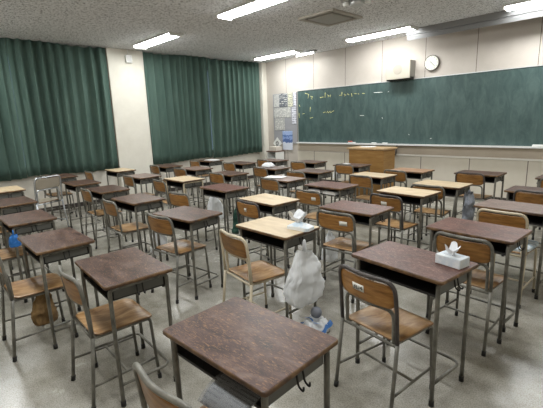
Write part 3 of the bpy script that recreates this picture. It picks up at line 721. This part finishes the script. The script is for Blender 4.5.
bag('plastic_bag', (-3.70, 1.84, .31), .10, .16, .33, M_film, 'thin white plastic bag hanging left of the desk fifth from the windows, fifth row', 'bag', 3, gy, 0, .3, .07)
bag('plastic_bag', (-2.555, 3.25, .12), .12, .20, .30, M_film, 'small white bag hanging low beside the reddish desk behind the tissue pack desk', 'bag', 4, gy, 0, .4, .08)
bag('plastic_bag', (-4.69, 6.22, .485), .10, .18, .20, M_film, 'small white bag hanging by the front row desk before the lectern', 'bag', 6, gy, 0, .4, .06)
M_green = mat('dark green nylon', (.012, .06, .04), .6)
bag('cloth_bag', (-3.56, 2.79, .345), .09, .12, .32, M_green, 'dark green cloth bag hanging beside a cream topped desk', 'bag', 7, None, 0, .35, .05)
M_greyc = noise_mat('grey blue cloth', [(.3, (.12, .13, .15)), (.7, (.30, .32, .36))], 12, 4, (1, 1, 1), .85)
bag('cloth_bag', (-1.735, 4.90, .345), .09, .22, .38, M_greyc, 'grey cloth bag hanging on the right side of a cream topped desk', 'bag', 8, None, 0, .6, .03)
M_brown = noise_mat('brown cloth', [(.3, (.10, .055, .02)), (.7, (.26, .16, .06))], 12, 4, (1, 1, 1), .85)
bag('cloth_bag', (-3.27, .63, .166), .07, .16, .25, M_brown, 'brown cloth bag under the chair seat at the left edge of the photo', 'bag', 9, None, 0, .5, 0)
bag('cloth_bag', (-4.19, .66, .585), .07, .09, .12, mat('bright blue cloth', (.02, .16, .50), .6), 'small bright blue pouch hanging by a desk at the left edge', 'pouch', 10, None, 0, .5, .04)

def tuft(seed, s_=.09):
    m_ = MB()
    for q in range(3):
        a0 = q*2.1+seed
        def fn(u, v_):
            r_ = s_*(.10+.55*u)*(.55+.45*math.sin(PI*v_)); an = a0+(v_-.5)*2.4
            return crumple((r_*math.cos(an), r_*math.sin(an), s_*(.02+.85*u*(.75+.25*math.cos(3*an)))), .014, 24, seed+q)
        m_.grid(10, 12, fn)
    return m_
M_tissue = mat('white tissue', (.85, .86, .88), .9)
tb = empty('tissue_box', (-.868, 2.255, .785), math.radians(-10)); tag(tb, 'white tissue box with tissue sticking out on a reddish brown desk', 'tissue box')
bxm = MB().box(-.078, .078, -.05, .05, .001, .058, c=.003); bxm.build('carton', noise_mat('pale blue white carton', [(.4, (.60, .66, .72)), (.6, (.74, .77, .79))], 18, 3, (1, 1, 1), .5), tb)
MB().plate(rrect(.10, .04, .019), [1, .5], lambda x, y: .0588, lambda x, y: .0577).build('opening', [mat('film slot', (.55, .58, .62), .3)]*2, tb)
tuft(2, .075).build('tissue', M_tissue, tb).location = (0, 0, .058)
tp_ = empty('tissue_pack', (-2.075, 2.265, .785), math.radians(8)); tag(tp_, 'soft white and blue tissue pack on the cream desk', 'tissue pack')
pk = MB().plate(densify(rrect(.21, .12, .03), .03), [1, .9, .7, .4], lambda x, y: .014+.042*max(0, 1-(x/.12)**2)*max(0, 1-(y/.075)**2)+.006*noise.noise((x*30, y*30, 1)), lambda x, y: .001)
M_pack = noise_mat('white and pale blue film', [(.45, (.62, .74, .84)), (.55, (.82, .85, .87))], 14, 2, (1, 1, 1), .35)
pk.build('wrapper', [M_pack, M_pack], tp_); tf = tuft(4, .125).build('tissue', M_tissue, tp_); tf.location = (-.02, 0, .040)

def papers(name, loc, w_, d, n, rz, label, m_=None, grp=None):
    b_ = MB(); r_ = random.Random(int(abs(loc[0]*100)))
    for k in range(n):
        dx, dy = r_.uniform(-.015, .015), r_.uniform(-.015, .015); b_.box(dx-w_/2, dx+w_/2, dy-d/2, dy+d/2, .002+.003*k, .0045+.003*k)
    return tag(b_.build(name, m_ or M_paper, None, loc, math.radians(rz)), label, 'papers', grp)
papers('paper_stack', (-4.34, 4.20, .785), .30, .21, 4, 20, 'loose white papers on the pale brown desk in the middle rows')
papers('paper_stack', (-7.62, 5.32, .785), .30, .21, 8, 5, 'white paper stack on the window side desk near the corner curtain')
wb = bag('plastic_bag', (-5.50, 5.13, .785), .26, .18, .085, M_film, 'white crumpled bag lying on a desk in the second row', 'bag', 11, None, 0, .4, 0)
papers('paper_stack', (-4.47, 6.22, .785), .12, .09, 3, 0, 'small white note on the front row desk before the lectern')
# files in trays
fo = empty('clear_file', (-1.03, .755, .692), math.radians(6)); tag(fo, 'grey clear file of printed papers sticking out of the nearest desk tray', 'file')
ff = MB().grid(6, 6, lambda u, v_: (-.10+.22*u, -.10+.15*v_, .014-.05*(1-v_)**3+.002)); o = ff.build('cover', film('clear grey film', (.42, .44, .46), .7), fo); o.modifiers.new('t', 'SOLIDIFY').thickness = .001
ff = MB().grid(6, 6, lambda u, v_: (-.09+.20*u, -.095+.14*v_, .0115-.05*(1-v_)**3)); o = ff.build('printed_page', stripes('printed page', (.24, .24, .24), (.09, .09, .10), .016, 1, .4, 30), fo); o.modifiers.new('t', 'SOLIDIFY').thickness = .002
bk = [((.70, .70, .68), .030), ((.30, .31, .33), .022), ((.62, .63, .66), .035), ((.72, .72, .70), .02), ((.35, .42, .5), .025)]
def books(key, xs, label):
    d = DESK[key]; a = d.rotation_euler[2]
    z = .6905
    for i, (x, k) in enumerate(xs):
        c_, h_ = bk[k]; lx, ly = x, -.06
        X = d.location.x+lx*math.cos(a)-ly*math.sin(a); Y = d.location.y+lx*math.sin(a)+ly*math.cos(a)
        b_ = empty('book', (X, Y, z), a+rnd.uniform(-.05, .05)); tag(b_, label[i], 'book', 'books inside desk trays')
        MB().box(-.10, .10, -.135, .125, .003, h_-.003).build('pages', M_paper, b_)
        cv = MB(); cm = mat('book cover', c_, .5); cv.box(-.105, .105, -.14, .13, .0005, .003); cv.box(-.105, .105, -.14, .13, h_-.003, h_); cv.box(-.105, -.10, -.14, .13, .003, h_-.003); cv.build('cover', cm, b_)
books((5, 3), [(-.13, 2), (.12, 0)], ['pale book in the left of the tray behind the tissue pack', 'white book in the right of the tray behind the tissue pack'])
books((4, 3), [(.08, 3)], ['white book in the tray of the desk with loose papers'])
# seat cushion
sc_ = DESK[('chair', 7, 3)]
cu = MB().plate(densify(rrect(.37, .36, .07), .05), [1, .93, .7, .4], lambda x, y: .012+.028*(max(0, 1-(x/.19)**4)*max(0, 1-(y/.185)**4))**.5, lambda x, y: .001)
M_cush = noise_mat('pale blue check cloth', [(.45, (.36, .45, .52)), (.55, (.62, .68, .72))], 22, 2, (1, 1, 1), .9)
cu = cu.build('seat_cushion', [M_cush, M_cush], None, (sc_.location.x+.012, sc_.location.y+.025, .466), sc_.rotation_euler[2]); tag(cu, 'pale blue patterned cushion on the cream framed chair at the right', 'cushion')
